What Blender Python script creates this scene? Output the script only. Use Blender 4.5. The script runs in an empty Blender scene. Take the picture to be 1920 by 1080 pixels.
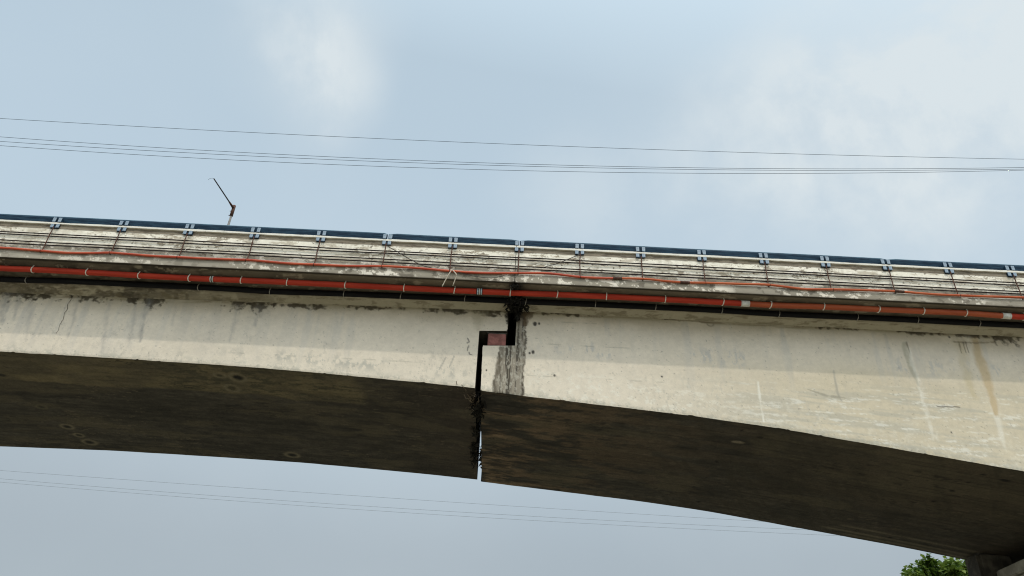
import bpy, bmesh, math, random
import numpy as np
from mathutils import Vector, Matrix

sc = bpy.context.scene
col = sc.collection
R = math.radians

# ------------------------------------------------------------------ camera
FPX = 1450.0                       # focal length in pixels of the 1920 px wide frame
PITCH, ROLL = R(33.8), R(2.9)
FWD = np.array([0, math.cos(PITCH), math.sin(PITCH)])
RT0 = np.array([1.0, 0, 0])
UP0 = np.array([0, -math.sin(PITCH), math.cos(PITCH)])
CR = RT0 * math.cos(ROLL) + UP0 * math.sin(ROLL)
CU = -RT0 * math.sin(ROLL) + UP0 * math.cos(ROLL)
cam = bpy.data.cameras.new('camera')
cam.sensor_width = 36.0
cam.lens = FPX / 1920 * 36
cam.clip_start = 0.1
cam.clip_end = 6000
cam_ob = bpy.data.objects.new('camera', cam)
M = Matrix.Identity(4)
for i in range(3):
    M[i][0], M[i][1], M[i][2] = CR[i], CU[i], -FWD[i]
cam_ob.matrix_world = M
col.objects.link(cam_ob)
sc.camera = cam_ob

def ray(x, y):
    u, v = (x - 960) / FPX, -(y - 540) / FPX
    return FWD + u * CR + v * CU
def at(x, y, Y):
    """the point of the plane at depth Y that was measured at (x, y) in the photograph"""
    d = ray(x, y); return d * Y / d[1]
def atz(x, y, Z):
    d = ray(x, y); return d * Z / d[2]

# ------------------------------------------------------------------ sky, sun, exposure
SUN_EL, SUN_AZ = R(54.8), R(168)            # azimuth clockwise from +Y
w = bpy.data.worlds.new('World'); sc.world = w; w.use_nodes = True
nt = w.node_tree; nt.nodes.clear()
N = nt.nodes.new; L = nt.links.new
out = N('ShaderNodeOutputWorld'); bg = N('ShaderNodeBackground')
sky = N('ShaderNodeTexSky'); sky.sky_type = 'NISHITA'; sky.sun_disc = False
sky.sun_elevation = SUN_EL; sky.sun_rotation = SUN_AZ
sky.air_density = 1.0; sky.dust_density = 4.0; sky.ozone_density = 1.0; sky.altitude = 50
bg.inputs['Strength'].default_value = 0.15
geo = N('ShaderNodeNewGeometry')
def wnoise(scale, detail, rough, vec):
    n = N('ShaderNodeTexNoise'); n.inputs['Scale'].default_value = scale
    n.inputs['Detail'].default_value = detail; n.inputs['Roughness'].default_value = rough
    L(vec, n.inputs['Vector']); return n
def wmath(op, a, b=None):
    m = N('ShaderNodeMath'); m.operation = op
    for k, v in enumerate((a, b)):
        if v is None: continue
        if isinstance(v, (int, float)): m.inputs[k].default_value = v
        else: L(v, m.inputs[k])
    return m.outputs[0]
def wramp(v, a, b):
    m = N('ShaderNodeMapRange'); m.interpolation_type = 'SMOOTHSTEP'
    L(v, m.inputs[0]); m.inputs[1].default_value = a; m.inputs[2].default_value = b
    return m.outputs[0]
tc = N('ShaderNodeTexCoord')
dirv = tc.outputs['Generated']
warp = wnoise(2.2, 3, .55, dirv)
wv = N('ShaderNodeVectorMath'); wv.operation = 'MULTIPLY_ADD'
L(warp.outputs['Color'], wv.inputs[0]); wv.inputs[1].default_value = (.16, .16, .16); L(dirv, wv.inputs[2])
# soft high cloud: a thin patchy veil over the whole sky and the three banks seen over the bridge
veil = wramp(wnoise(1.7, 5, .5, wv.outputs[0]).outputs['Fac'], .42, .78)
def bank(x, y, inner, outer, amp):
    d = ray(x, y); d = d / np.linalg.norm(d) + .08
    n = N('ShaderNodeVectorMath'); n.operation = 'DISTANCE'
    L(wv.outputs[0], n.inputs[0]); n.inputs[1].default_value = tuple(d)
    return wmath('MULTIPLY', wramp(n.outputs['Value'], outer, inner), amp)
fine = wnoise(7.5, 7, .6, wv.outputs[0]).outputs['Fac']
lump = wmath('MULTIPLY_ADD', wramp(fine, .30, .68), .95); lump.node.inputs[2].default_value = .42
cl = wmath('MULTIPLY', veil, .16)
for b in ((595, 70, .00, .13, .62), (625, 130, .0, .10, .40), (1380, 300, .0, .17, .40), (1560, 250, .0, .20, .40), (1760, 180, .0, .26, .48), (1900, 110, .0, .26, .40), (1110, 360, .0, .15, .28), (1700, 380, .0, .18, .22)):
    cl = wmath('ADD', cl, wmath('MULTIPLY', bank(*b), lump))
cl = wmath('MINIMUM', cl, .92)
sep = N('ShaderNodeSeparateXYZ'); L(dirv, sep.inputs[0])
up = wramp(sep.outputs['Z'], .22, .62)                       # summer haze, thicker and greyer towards the horizon
hz = N('ShaderNodeMix'); hz.data_type = 'RGBA'
L(up, hz.inputs['Factor']); hz.inputs['A'].default_value = (2.78, 3.18, 3.40, 1); hz.inputs['B'].default_value = (5.65, 6.85, 7.25, 1)
hf = N('ShaderNodeMapRange'); L(up, hf.inputs[0]); hf.inputs[3].default_value = .86; hf.inputs[4].default_value = .48
tint = N('ShaderNodeMix'); tint.data_type = 'RGBA'
L(hf.outputs[0], tint.inputs['Factor'])
# haze scatters forward: it brightens steadily towards the sun behind the camera
dt = N('ShaderNodeVectorMath'); dt.operation = 'DOT_PRODUCT'; L(dirv, dt.inputs[0])
dt.inputs[1].default_value = (math.sin(SUN_AZ) * math.cos(SUN_EL), math.cos(SUN_AZ) * math.cos(SUN_EL), math.sin(SUN_EL))
fw = N('ShaderNodeMapRange'); L(dt.outputs['Value'], fw.inputs[0]); fw.inputs[1].default_value = .25; fw.inputs[3].default_value = 1.0; fw.inputs[4].default_value = 2.7
glow = N('ShaderNodeVectorMath'); glow.operation = 'SCALE'; L(hz.outputs['Result'], glow.inputs[0]); L(fw.outputs[0], glow.inputs['Scale'])
L(sky.outputs[0], tint.inputs['A']); L(glow.outputs[0], tint.inputs['B'])
mix = N('ShaderNodeMix'); mix.data_type = 'RGBA'
L(cl, mix.inputs['Factor']); L(tint.outputs['Result'], mix.inputs['A'])
mix.inputs['B'].default_value = (4.75, 5.22, 5.45, 1)
L(mix.outputs['Result'], bg.inputs['Color']); L(bg.outputs[0], out.inputs['Surface'])

sun = bpy.data.lights.new('sun', 'SUN'); sun.energy = 1.1; sun.angle = R(1.2); sun.color = (1.0, .93, .80)
sun_ob = bpy.data.objects.new('sun', sun); col.objects.link(sun_ob)
sv = Vector((math.sin(SUN_AZ) * math.cos(SUN_EL), math.cos(SUN_AZ) * math.cos(SUN_EL), math.sin(SUN_EL)))
sun_ob.rotation_euler = sv.to_track_quat('Z', 'Y').to_euler()
sun_ob.location = (0, -30, 60)

sc.render.engine = 'CYCLES'
sc.view_settings.view_transform = 'Standard'; sc.view_settings.look = 'None'
sc.view_settings.exposure = 0.0; sc.view_settings.gamma = 1.0
sc.view_settings.use_curve_mapping = False
sc.cycles.filter_width = 1.1; sc.cycles.max_bounces = 8; sc.cycles.diffuse_bounces = 5

# ------------------------------------------------------------------ helpers
rng = random.Random(7)
def lin(h):
    v = [int(h[i:i + 2], 16) / 255 for i in (0, 2, 4)]
    return np.array([c / 12.92 if c <= .04045 else ((c + .055) / 1.055) ** 2.4 for c in v])

def _hash(ix, iy, seed):
    h = (ix.astype(np.int64) * 374761393 + iy.astype(np.int64) * 668265263 + seed * 982451653) & 0xffffffff
    h = ((h ^ (h >> 13)) * 1274126177) & 0xffffffff
    h = h ^ (h >> 16)
    return (h & 0xffff) / 65535.0
def vnoise(x, y, seed=0):
    ix, iy = np.floor(x), np.floor(y); fx, fy = x - ix, y - iy
    fx = fx * fx * fx * (fx * (fx * 6 - 15) + 10); fy = fy * fy * fy * (fy * (fy * 6 - 15) + 10)
    a, b = _hash(ix, iy, seed), _hash(ix + 1, iy, seed)
    c, d = _hash(ix, iy + 1, seed), _hash(ix + 1, iy + 1, seed)
    return (a + (b - a) * fx) * (1 - fy) + (c + (d - c) * fx) * fy
def fbm(x, y, seed=0, octv=5, gain=.55):
    s = 0; amp = 1; tot = 0
    for o in range(octv):
        s = s + amp * vnoise(x * 2 ** o + 17.3 * o, y * 2 ** o + 5.1 * o, seed + o); tot += amp; amp *= gain
    return s / tot
def sst(v, a, b):
    t = np.clip((v - a) / (b - a), 0, 1); return t * t * (3 - 2 * t)
def mixc(C, c, m):
    return C * (1 - m[..., None]) + np.asarray(c) * m[..., None]
def pline(X, Z, pts, wd, soft=.6, rag=.5, seed=3, fs=9.0):
    """ragged band along a polyline; wd = half width at each point"""
    best = np.full(X.shape, -9.0)
    for (p, q, a, b) in zip(pts[:-1], pts[1:], wd[:-1], wd[1:]):
        dx, dz = q[0] - p[0], q[1] - p[1]
        t = np.clip(((X - p[0]) * dx + (Z - p[1]) * dz) / (dx * dx + dz * dz + 1e-9), 0, 1)
        d = np.hypot(X - p[0] - t * dx, Z - p[1] - t * dz); ww = a + (b - a) * t
        best = np.maximum(best, 1 - d / ww)
    n = fbm(X * fs, Z * fs * .35, seed, 4) - .5
    return sst(best + rag * 2 * n, 0, soft)
def blob(X, Z, c, rx, rz, rag=.6, seed=5, fs=8.0, soft=.5):
    d = 1 - np.hypot((X - c[0]) / rx, (Z - c[1]) / rz)
    return sst(d + rag * 2 * (fbm(X * fs, Z * fs, seed, 4) - .5), 0, soft)

def setp(o, label=None, cat=None, group=None, kind=None):
    if label: o['label'] = label
    if cat: o['category'] = cat
    if group: o['group'] = group
    if kind: o['kind'] = kind
    return o
def empty(name, loc=(0, 0, 0)):
    o = bpy.data.objects.new(name, None); o.location = loc; o.empty_display_size = .2
    col.objects.link(o); return o
def link(name, me, mat, parent=None, smooth=False):
    o = bpy.data.objects.new(name, me); col.objects.link(o)
    if mat is not None and not me.materials: me.materials.append(mat)
    if parent is not None:
        o.parent = parent
        o.location = -Vector(parent_origin(parent))
    if smooth: me.shade_smooth()
    return o
def parent_origin(p):
    v = Vector(p.location)
    while p.parent is not None:
        p = p.parent; v = v + Vector(p.location)
    return v

class MB:
    def __init__(s): s.v = []; s.f = []
    def add(s, vs, fs):
        b = len(s.v); s.v += [tuple(v) for v in vs]; s.f += [tuple(i + b for i in f) for f in fs]
    def box(s, x0, x1, y0, y1, z0, z1, bev=0.0):
        if bev <= 0:
            s.add([(x, y, z) for z in (z0, z1) for y in (y0, y1) for x in (x0, x1)],
                  [(0, 2, 3, 1), (4, 5, 7, 6), (0, 1, 5, 4), (2, 6, 7, 3), (0, 4, 6, 2), (1, 3, 7, 5)])
            return
        bm = bmesh.new(); bmesh.ops.create_cube(bm, size=1)
        for v in bm.verts:
            v.co = Vector(((x0 + x1) / 2 + v.co.x * (x1 - x0), (y0 + y1) / 2 + v.co.y * (y1 - y0), (z0 + z1) / 2 + v.co.z * (z1 - z0)))
        bmesh.ops.bevel(bm, geom=bm.edges[:], offset=bev, segments=2, affect='EDGES')
        bm.verts.index_update()
        s.add([v.co[:] for v in bm.verts], [[v.index for v in f.verts] for f in bm.faces]); bm.free()
    def quad(s, a, b, c, d): s.add([a, b, c, d], [(0, 1, 2, 3)])
    def tube(s, pts, rad, n=8, cap=True):
        pts = [Vector(p) for p in pts]
        rad = [rad] * len(pts) if isinstance(rad, (int, float)) else list(rad)
        base = len(s.v); ref = Vector((0, 0, 1))
        for i, p in enumerate(pts):
            t = (pts[min(i + 1, len(pts) - 1)] - pts[max(i - 1, 0)]).normalized()
            a = t.cross(ref if abs(t.dot(ref)) < .95 else Vector((0, 1, 0))).normalized(); b = t.cross(a)
            for k in range(n):
                q = p + (a * math.cos(2 * math.pi * k / n) + b * math.sin(2 * math.pi * k / n)) * rad[i]
                s.v.append(q[:])
        for i in range(len(pts) - 1):
            for k in range(n):
                k2 = (k + 1) % n
                s.f.append((base + i * n + k, base + i * n + k2, base + (i + 1) * n + k2, base + (i + 1) * n + k))
        if cap:
            s.f.append(tuple(base + k for k in range(n))[::-1])
            s.f.append(tuple(base + (len(pts) - 1) * n + k for k in range(n)))
    def prism(s, prof, xs):
        """closed profile of (y, z) points swept along the x stations"""
        n = len(prof); base = len(s.v)
        for x in xs:
            for (y, z) in prof: s.v.append((x, y, z))
        for i in range(len(xs) - 1):
            for k in range(n):
                k2 = (k + 1) % n
                s.f.append((base + i * n + k, base + i * n + k2, base + (i + 1) * n + k2, base + (i + 1) * n + k))
        s.f.append(tuple(base + k for k in range(n))[::-1]); s.f.append(tuple(base + (len(xs) - 1) * n + k for k in range(n)))
    def build(s, name, mat, parent=None, smooth=False):
        me = bpy.data.meshes.new(name); me.from_pydata(s.v, [], s.f)
        bm = bmesh.new(); bm.from_mesh(me); bmesh.ops.recalc_face_normals(bm, faces=bm.faces); bm.to_mesh(me); bm.free()
        return link(name, me, mat, parent, smooth)

def grids_mesh(name, grids, mat, parent=None, flip=False, smooth=True):
    """grids: list of (P[n,m,3], C[n,m,3]); one mesh with a colour attribute"""
    vs, cs, fs, b = [], [], [], 0
    for P, C in grids:
        n, m = P.shape[:2]
        idx = np.arange(n * m).reshape(n, m) + b
        q = np.stack([idx[:-1, :-1], idx[1:, :-1], idx[1:, 1:], idx[:-1, 1:]], -1).reshape(-1, 4)
        if flip: q = q[:, ::-1]
        vs.append(P.reshape(-1, 3)); cs.append(C.reshape(-1, 3)); fs.append(q); b += n * m
    V, C, F = np.concatenate(vs), np.concatenate(cs), np.concatenate(fs)
    me = bpy.data.meshes.new(name)
    me.vertices.add(len(V)); me.vertices.foreach_set('co', V.astype(np.float32).ravel())
    me.loops.add(F.size); me.loops.foreach_set('vertex_index', F.astype(np.int32).ravel())
    me.polygons.add(len(F)); me.polygons.foreach_set('loop_start', np.arange(0, F.size, 4, dtype=np.int32))
    me.update(calc_edges=True); me.validate()
    a = me.attributes.new('surface_colour', 'FLOAT_COLOR', 'POINT')
    a.data.foreach_set('color', np.concatenate([np.clip(C, .004, .95), np.ones((len(C), 1))], 1).astype(np.float32).ravel())
    if smooth: me.shade_smooth()
    return link(name, me, mat, parent)

def xstations(a, b, fine, lo, hi, coarse=.3):
    """stations from a to b: fine inside [lo, hi], coarse outside"""
    xs = [a]; x = a
    while x < b - 1e-6:
        step = fine if lo <= x <= hi else coarse
        if x < lo: step = min(step, max(lo - x, fine))
        x = min(x + step, b); xs.append(x)
    return np.array(xs)

# ------------------------------------------------------------------ materials
def mat_new(name):
    m = bpy.data.materials.new(name); m.use_nodes = True
    t = m.node_tree; return m, t, t.nodes['Principled BSDF']
def surface_mat(name, rough=.9, grain=60.0, amount=.16, bump=.25, coarse=9.0, bd=.006):
    """weathered concrete: colour from the surface's own attribute, grain and fine relief from noise"""
    m, t, p = mat_new(name); n = t.nodes.new; l = t.links.new
    at_ = n('ShaderNodeAttribute'); at_.attribute_name = 'surface_colour'
    c = n('ShaderNodeNewGeometry')
    a = n('ShaderNodeTexNoise'); a.inputs['Scale'].default_value = grain; a.inputs['Detail'].default_value = 4
    b = n('ShaderNodeTexNoise'); b.inputs['Scale'].default_value = coarse; b.inputs['Detail'].default_value = 6; b.inputs['Roughness'].default_value = .65
    l(c.outputs['Position'], a.inputs['Vector']); l(c.outputs['Position'], b.inputs['Vector'])
    s = n('ShaderNodeMath'); s.operation = 'ADD'; l(a.outputs['Fac'], s.inputs[0]); l(b.outputs['Fac'], s.inputs[1])
    r = n('ShaderNodeMapRange'); l(s.outputs[0], r.inputs[0]); r.inputs[1].default_value = .6; r.inputs[2].default_value = 1.4
    r.inputs[3].default_value = 1 - amount; r.inputs[4].default_value = 1 + amount
    v = n('ShaderNodeVectorMath'); v.operation = 'SCALE'; l(at_.outputs['Color'], v.inputs[0]); l(r.outputs[0], v.inputs['Scale'])
    l(v.outputs[0], p.inputs['Base Color'])
    p.inputs['Roughness'].default_value = rough; p.inputs['Specular IOR Level'].default_value = .25
    bp = n('ShaderNodeBump'); bp.inputs['Strength'].default_value = bump; bp.inputs['Distance'].default_value = bd
    l(s.outputs[0], bp.inputs['Height']); l(bp.outputs[0], p.inputs['Normal'])
    return m
def paint_mat(name, c1, c2, rough=.5, scale=6.0, metal=0.0, lo=.42, hi=.62, bump=.15, spec=.4, stretch=(1, 1, 1)):
    m, t, p = mat_new(name); n = t.nodes.new; l = t.links.new
    c = n('ShaderNodeTexCoord'); mp = n('ShaderNodeMapping'); mp.inputs['Scale'].default_value = stretch
    l(c.outputs['Object'], mp.inputs['Vector'])
    a = n('ShaderNodeTexNoise'); a.inputs['Scale'].default_value = scale; a.inputs['Detail'].default_value = 7; a.inputs['Roughness'].default_value = .65
    l(mp.outputs[0], a.inputs['Vector'])
    r = n('ShaderNodeValToRGB'); r.color_ramp.elements[0].position = lo; r.color_ramp.elements[1].position = hi
    r.color_ramp.elements[0].color = (*c1, 1); r.color_ramp.elements[1].color = (*c2, 1)
    l(a.outputs['Fac'], r.inputs[0]); l(r.outputs[0], p.inputs['Base Color'])
    p.inputs['Roughness'].default_value = rough; p.inputs['Metallic'].default_value = metal; p.inputs['Specular IOR Level'].default_value = spec
    bp = n('ShaderNodeBump'); bp.inputs['Strength'].default_value = bump; bp.inputs['Distance'].default_value = .01
    l(a.outputs['Fac'], bp.inputs['Height']); l(bp.outputs[0], p.inputs['Normal'])
    return m

M_WEB = surface_mat('painted_concrete', .88, 34, .09, .22)
M_SOF = surface_mat('soffit_concrete', .95, 16, .30, .5, 5.0, .012)
M_PAR = surface_mat('peeling_limewash', .92, 70, .12, .4)
M_INNER = paint_mat('dark_concrete', (.035, .030, .024), (.10, .088, .068), .95, 3)  # near-black concrete for joint faces, roadway, bearings and pedestal
M_GREY = paint_mat('weathered_concrete', (.22, .20, .165), (.34, .315, .26), .95, 2.5)
M_WHITE = paint_mat('old_white_paint', (.42, .38, .30), (.72, .69, .61), .85, 3.5, lo=.30, hi=.46, stretch=(.6, 3, 3))
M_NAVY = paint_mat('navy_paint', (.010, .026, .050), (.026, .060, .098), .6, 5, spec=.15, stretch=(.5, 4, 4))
M_NAVY_LIT = paint_mat('navy_paint_lit', (.025, .065, .095), (.10, .19, .24), .7, 9, spec=.15, stretch=(.5, 4, 4))  # lighter copy of the navy: light on the rail's top edge put into colour
M_PLATE = paint_mat('grey_blue_paint', (.17, .23, .30), (.33, .41, .48), .55, 14)
M_RUST = paint_mat('rusty_steel', (.050, .022, .014), (.12, .052, .032), .85, 25)
M_BAR = paint_mat('dark_rusty_bar', (.010, .006, .004), (.024, .013, .009), .85, 12)
M_RED = paint_mat('red_plastic', (.34, .028, .012), (.44, .042, .019), .55, 3, spec=.2, stretch=(.3, 3, 3))
M_ORANGE = paint_mat('orange_plastic', (.30, .052, .013), (.38, .078, .022), .55, 3, stretch=(.3, 3, 3))
M_HOSE = paint_mat('red_orange_hose', (.40, .048, .018), (.52, .092, .034), .5, 4, stretch=(.4, 3, 3))
M_HOSE2 = paint_mat('orange_hose', (.40, .080, .028), (.52, .135, .055), .55, 4, spec=.2, stretch=(.4, 3, 3))
M_BLACK = paint_mat('black_plastic', (.004, .004, .005), (.009, .0085, .009), .7, 5, spec=.12, stretch=(.4, 3, 3))
M_STRAP = paint_mat('pale_strap', (.60, .55, .46), (.78, .74, .66), .7, 20)
M_STRAPD = paint_mat('dull_strap', (.16, .15, .13), (.34, .31, .27), .7, 20)
M_COLLAR = paint_mat('white_sleeve', (.50, .48, .44), (.68, .66, .61), .6, 8)
M_BLUEW = paint_mat('blue_white_sleeve', (.30, .42, .50), (.55, .64, .70), .6, 18)
M_BEAR = paint_mat('red_oxide_bearing', (.15, .055, .045), (.27, .105, .088), .8, 5)
M_POLE = paint_mat('galvanised_pole', (.14, .13, .12), (.22, .205, .19), .6, 8)
M_ARM = paint_mat('dark_lamp_arm', (.018, .018, .022), (.04, .038, .04), .6, 8)
M_WIRE = paint_mat('dark_conductor', (.06, .085, .115), (.09, .12, .155), .7, 2)
M_WIREF = paint_mat('grey_conductor', (.20, .23, .26), (.26, .29, .32), .7, 2)
M_TWIG = paint_mat('dry_twig', (.10, .075, .055), (.22, .17, .12), .9, 30)
M_ROOT = paint_mat('sooty_growth', (.006, .006, .005), (.022, .018, .013), .95, 30)
M_CRACK = paint_mat('crack', (.02, .018, .015), (.08, .07, .06), .95, 30)
M_ROPE = paint_mat('pale_cord', (.42, .36, .28), (.60, .54, .44), .8, 20)
M_CABLE = paint_mat('dark_cable', (.025, .02, .018), (.06, .05, .045), .8, 20)

# ------------------------------------------------------------------ setting: ground
def ground():
    m = paint_mat('dry_river_bank', (.20, .185, .13), (.31, .28, .21), .95, .35)
    n = 60; s = np.linspace(-1, 1, n); s = np.sign(s) * np.abs(s) ** 2.2 * 3000
    X, Y = np.meshgrid(s, s, indexing='ij')
    Z = -1.7 + .5 * (fbm(X * .02, Y * .02, 4, 3) - .5) * np.clip(np.hypot(X, Y) / 15, 0, 1)
    P = np.stack([X, Y, Z], -1); C = np.full(P.shape, .2)
    o = grids_mesh('ground', [(P, C)], m)
    setp(o, 'dry bank of bare earth and short grass under the bridge', 'ground', kind='structure')
ground()

# ------------------------------------------------------------------ bridge: main lines
YK, YP, YC, YW, YF = 18.60, 18.72, 18.66, 19.854, 27.30     # kerb face, parapet face, coping face, near web, far web
XL, XR = -30.0, 30.0
def zb_raw(x):
    L_ = [(-32, 9.75), (-24, 10.02), (-18.4, 10.16), (-14.6, 10.215), (-12.1, 10.195), (-9.8, 10.165), (-7.2, 10.12), (-4.74, 10.015), (-2.75, 9.925), (-.916, 9.822)]
    R_ = [(-.80, 9.755), (.76, 9.632), (2.42, 9.512), (4.96, 9.323), (7.33, 9.09), (9.6, 8.78), (11.9, 8.468), (14.17, 8.155), (16.3, 7.82), (18.5, 7.53), (22, 7.45), (26, 7.9), (32, 8.7)]
    a = np.array(L_); b = np.array(R_)
    def smooth(q, pts):
        k = np.linspace(-.5, .5, 9)
        return sum(np.interp(q + t, pts[:, 0], pts[:, 1], ) for t in k) / 9
    xl = np.minimum(x, -1.42); xr = np.maximum(x, -.30)
    left = smooth(xl, a) + np.where(x > -1.42, (x + 1.42) * -.0565, 0)
    right = smooth(xr, b) + np.where(x < -.30, (x + .30) * -.078, 0)
    return np.where(x < -.85, left, right)
def zb(x):                                        # soffit level, with the small chips of its front arris
    x = np.asarray(x, float)
    return zb_raw(x)
def chip(x):
    x = np.asarray(x, float)
    return .012 * (fbm(x * 1.3, x * 0, 31, 4) - .5) * 2 + .02 * sst(fbm(x * 5, x * 0 + 3, 33, 3), .68, .85)
def zt(x):                                        # where the deck haunch meets the web
    return np.interp(x, [-30, -15.4, -11.5, -5.8, .8, 8, 15, 30], [12.17, 12.20, 12.23, 12.35, 12.46, 12.44, 12.44, 12.44])
def zk(x):                                        # bottom of the kerb beam
    return np.interp(x, [-30, -15, 0, 15, 30], [12.63, 12.635, 12.66, 12.69, 12.69])
def under(x, Y):                                  # deck slab underside between kerb and web
    t = (Y - YK) / (19.70 - YK)
    return zk(x) + .03 + (zt(x) + .10 - zk(x) - .03) * t

CREAM = np.array([.668, .596, .490])
def web_colour(X, Z):
    zt_, zb_ = zt(X), zb(X)
    top = zt_ - Z; bot = Z - zb_
    C = np.ones(X.shape + (3,)) * CREAM
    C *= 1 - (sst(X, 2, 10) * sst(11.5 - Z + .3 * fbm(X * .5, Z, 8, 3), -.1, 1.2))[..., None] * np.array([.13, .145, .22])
    C *= (1 + .14 * (fbm(X * .45, Z * .7, 1, 4) - .5))[..., None]
    C *= (1 + .10 * (fbm(X * 5, Z * 5, 2, 5) - .5))[..., None]
    C *= (1 + .12 * (fbm(X * 11, Z * 14, 6, 4, .7) - .5))[..., None]
    sc_ = sst(fbm(X * 9, Z * 5, 7, 5, .75), .60, .68) * sst(fbm(X * .6, Z * .9, 9, 3), .40, .62) * sst(1.6 - bot, 0, .8)      # scuffed film towards the foot
    C = mixc(C, (.47, .43, .36), sc_ * .5)
    # run-off: faint grey vertical streaks, some long and dark towards the far end of the suspended span
    st = fbm(X * 4.5, Z * .35, 11, 5)
    where = sst(fbm(X * .33, X * 0 + .3, 12, 3), .40, .66)
    m = sst(st, .52, .75) * where * np.exp(-np.clip(top, 0, 9) / 1.6)
    C = mixc(C, (.42, .42, .41), m * .45)
    lft = sst(-X, 5.5, 12.5)
    tilt = X + .0 * Z
    m = sst(fbm(tilt * 2.3, Z * .28, 13, 5), .54, .70) * lft * np.exp(-np.clip(top - .2, 0, 9) / 1.3)
    C = mixc(C, (.36, .36, .36), m * .42)
    # speckled grey scuffs where the paint thinned (middle of the web)
    band = np.exp(-((Z - 11.22) / .30) ** 2)
    m = sst(fbm(X * 6.5, Z * 2.2, 14, 6, .72), .53, .66) * band * sst(fbm(X * .5, Z * .8, 15, 3), .42, .60) * sst(X, -1, 3)
    C = mixc(C, (.40, .40, .395), m * .6)
    band = np.exp(-((bot - .42) / .20) ** 2) * sst(X, -10, -6) * sst(-X, .9, 1.4)
    m = sst(fbm(X * 5.0, Z * 3.2, 16, 6, .7), .52, .64) * band * sst(fbm(X * .7, Z * .5, 17, 3), .36, .58)
    C = mixc(C, (.40, .385, .335), m * .75)
    band = sst(.25 - bot, 0, .2)
    m = sst(fbm(X * 7, Z * 7, 18, 6, .7), .52, .62) * band
    C = mixc(C, (.43, .41, .345), m * .6)
    # board-marked lower part of the cantilever arm
    rgt = sst(X, 4.0, 8.5) * sst(10.75 - Z, 0, .5)
    n = fbm(X * .55, Z * 9 + X * .5, 21, 5, .6)
    C = mixc(C, (.40, .385, .325), sst(n, .46, .70) * rgt * .50)
    C = mixc(C, (.74, .72, .65), sst(fbm(X * 1.6, Z * 13, 22, 6, .68), .585, .68) * rgt * .55)
    # pale skim-coat dabs
    m = sst(fbm(X * 6, Z * 8, 23, 6, .74), .575, .64) * sst(1.25 - bot, 0, .7) * sst(X, -.2, 1.5)
    C = mixc(C, (.76, .73, .64), m * .5 * (1 - .6 * sst(X, 4, 8)))
    # pin holes and specks
    m = sst(fbm(X * 22, Z * 22, 24, 2), .84, .90)
    C = mixc(C, (.16, .15, .13), m * .5)
    # brown dirt under the lip of the haunch
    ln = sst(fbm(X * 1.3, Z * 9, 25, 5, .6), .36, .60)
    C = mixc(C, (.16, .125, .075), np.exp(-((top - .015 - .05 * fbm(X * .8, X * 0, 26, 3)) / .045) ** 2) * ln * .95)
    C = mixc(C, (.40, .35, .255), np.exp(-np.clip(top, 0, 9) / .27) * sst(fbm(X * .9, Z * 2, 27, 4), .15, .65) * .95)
    w2 = lambda a: [at(px, py, YW)[[0, 2]] for px, py in a]
    def S(pts, wd, c, k, **kw):
        return mixc(C, c, pline(X, Z, w2(pts), [q / 62 for q in wd], **kw) * k)
    def B(px, py, rx, rz, c, k, **kw):
        return mixc(C, c, blob(X, Z, at(px, py, YW)[[0, 2]], rx / 62, rz / 51, **kw) * k)
    DARK = (.055, .045, .03)
    # moss clumps hanging from the lip
    for px, py, rx, rz in ((20, 549, 60, 14), (75, 553, 30, 8), (160, 556, 40, 9), (250, 560, 18, 10), (282, 562, 26, 14), (446, 567, 20, 13), (487, 570, 22, 15), (560, 573, 60, 5),
                           (700, 577, 60, 5), (850, 582, 60, 6), (915, 584, 40, 9), (1060, 589, 50, 4), (1260, 597, 40, 4), (1560, 612, 60, 5), (1720, 622, 50, 5), (1888, 630, 34, 14), (1820, 628, 40, 5)):
        C = B(px, py, rx * 1.1, rz * 1.15, DARK, .88, rag=1.1, fs=8, soft=.7)
    # dark smears below them
    for pts, wd, k in (([(283, 560), (270, 600), (262, 640)], [8, 5, 3], .55), ([(255, 575), (250, 610), (240, 650)], [4, 5, 4], .35), ([(145, 560), (138, 600), (128, 632)], [6, 5, 3], .42),
                       ([(14, 548), (2, 600)], [14, 8], .5), ([(40, 552), (26, 600)], [8, 3], .4), ([(446, 575), (430, 640)], [6, 3], .35), ([(486, 580), (478, 610)], [9, 4], .45),
                       ([(60, 570), (48, 640)], [6, 3], .3), ([(205, 570), (190, 660)], [5, 4], .3), ([(330, 575), (322, 610)], [5, 3], .2)):
        C = S(pts, [q * 1.7 for q in wd], (.22, .22, .225), k * 1.1, rag=.8, soft=1.6, fs=14)
    # end of the suspended span and its drip stains
    C = B(956, 585, 9, 26, (.03, .026, .02), .95, rag=.7, fs=10)
    C = S([(968, 575), (962, 600), (958, 622)], [14, 9, 3], (.05, .045, .035), .9, rag=.6)
    C = S([(900, 588), (896, 620)], [22, 6], (.40, .35, .25), .55, rag=.5, soft=1)
    # wet black streak down the corbel of the cantilever arm
    onr = (X > -.80).astype(float)
    x0 = np.interp(Z, [9.6, 10.4, 11.22, 12.5], [-.44, -.36, -.28, .14]) + .16 * (fbm(X * 3, Z * 3.0, 41, 4) - .5)
    x1 = .49 + .16 * (fbm(X * 4 + 9, Z * 4.0, 42, 5, .65) - .5)
    m = sst(X, x0 - .02, x0 + .03) * sst(-X, -x1 - .015, -x1 + .02) * onr
    stri = fbm(X * 16, Z * .9, 43, 5, .6)
    C = mixc(C, (.235, .205, .160), m * .92)
    C = mixc(C, (.060, .050, .038), m * sst(stri, .45, .60) * .92)
    fleck = sst(fbm(X * 24, Z * 9, 44, 4), .55, .62)
    C = mixc(C, (.46, .43, .36), m * fleck * .55)
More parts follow.
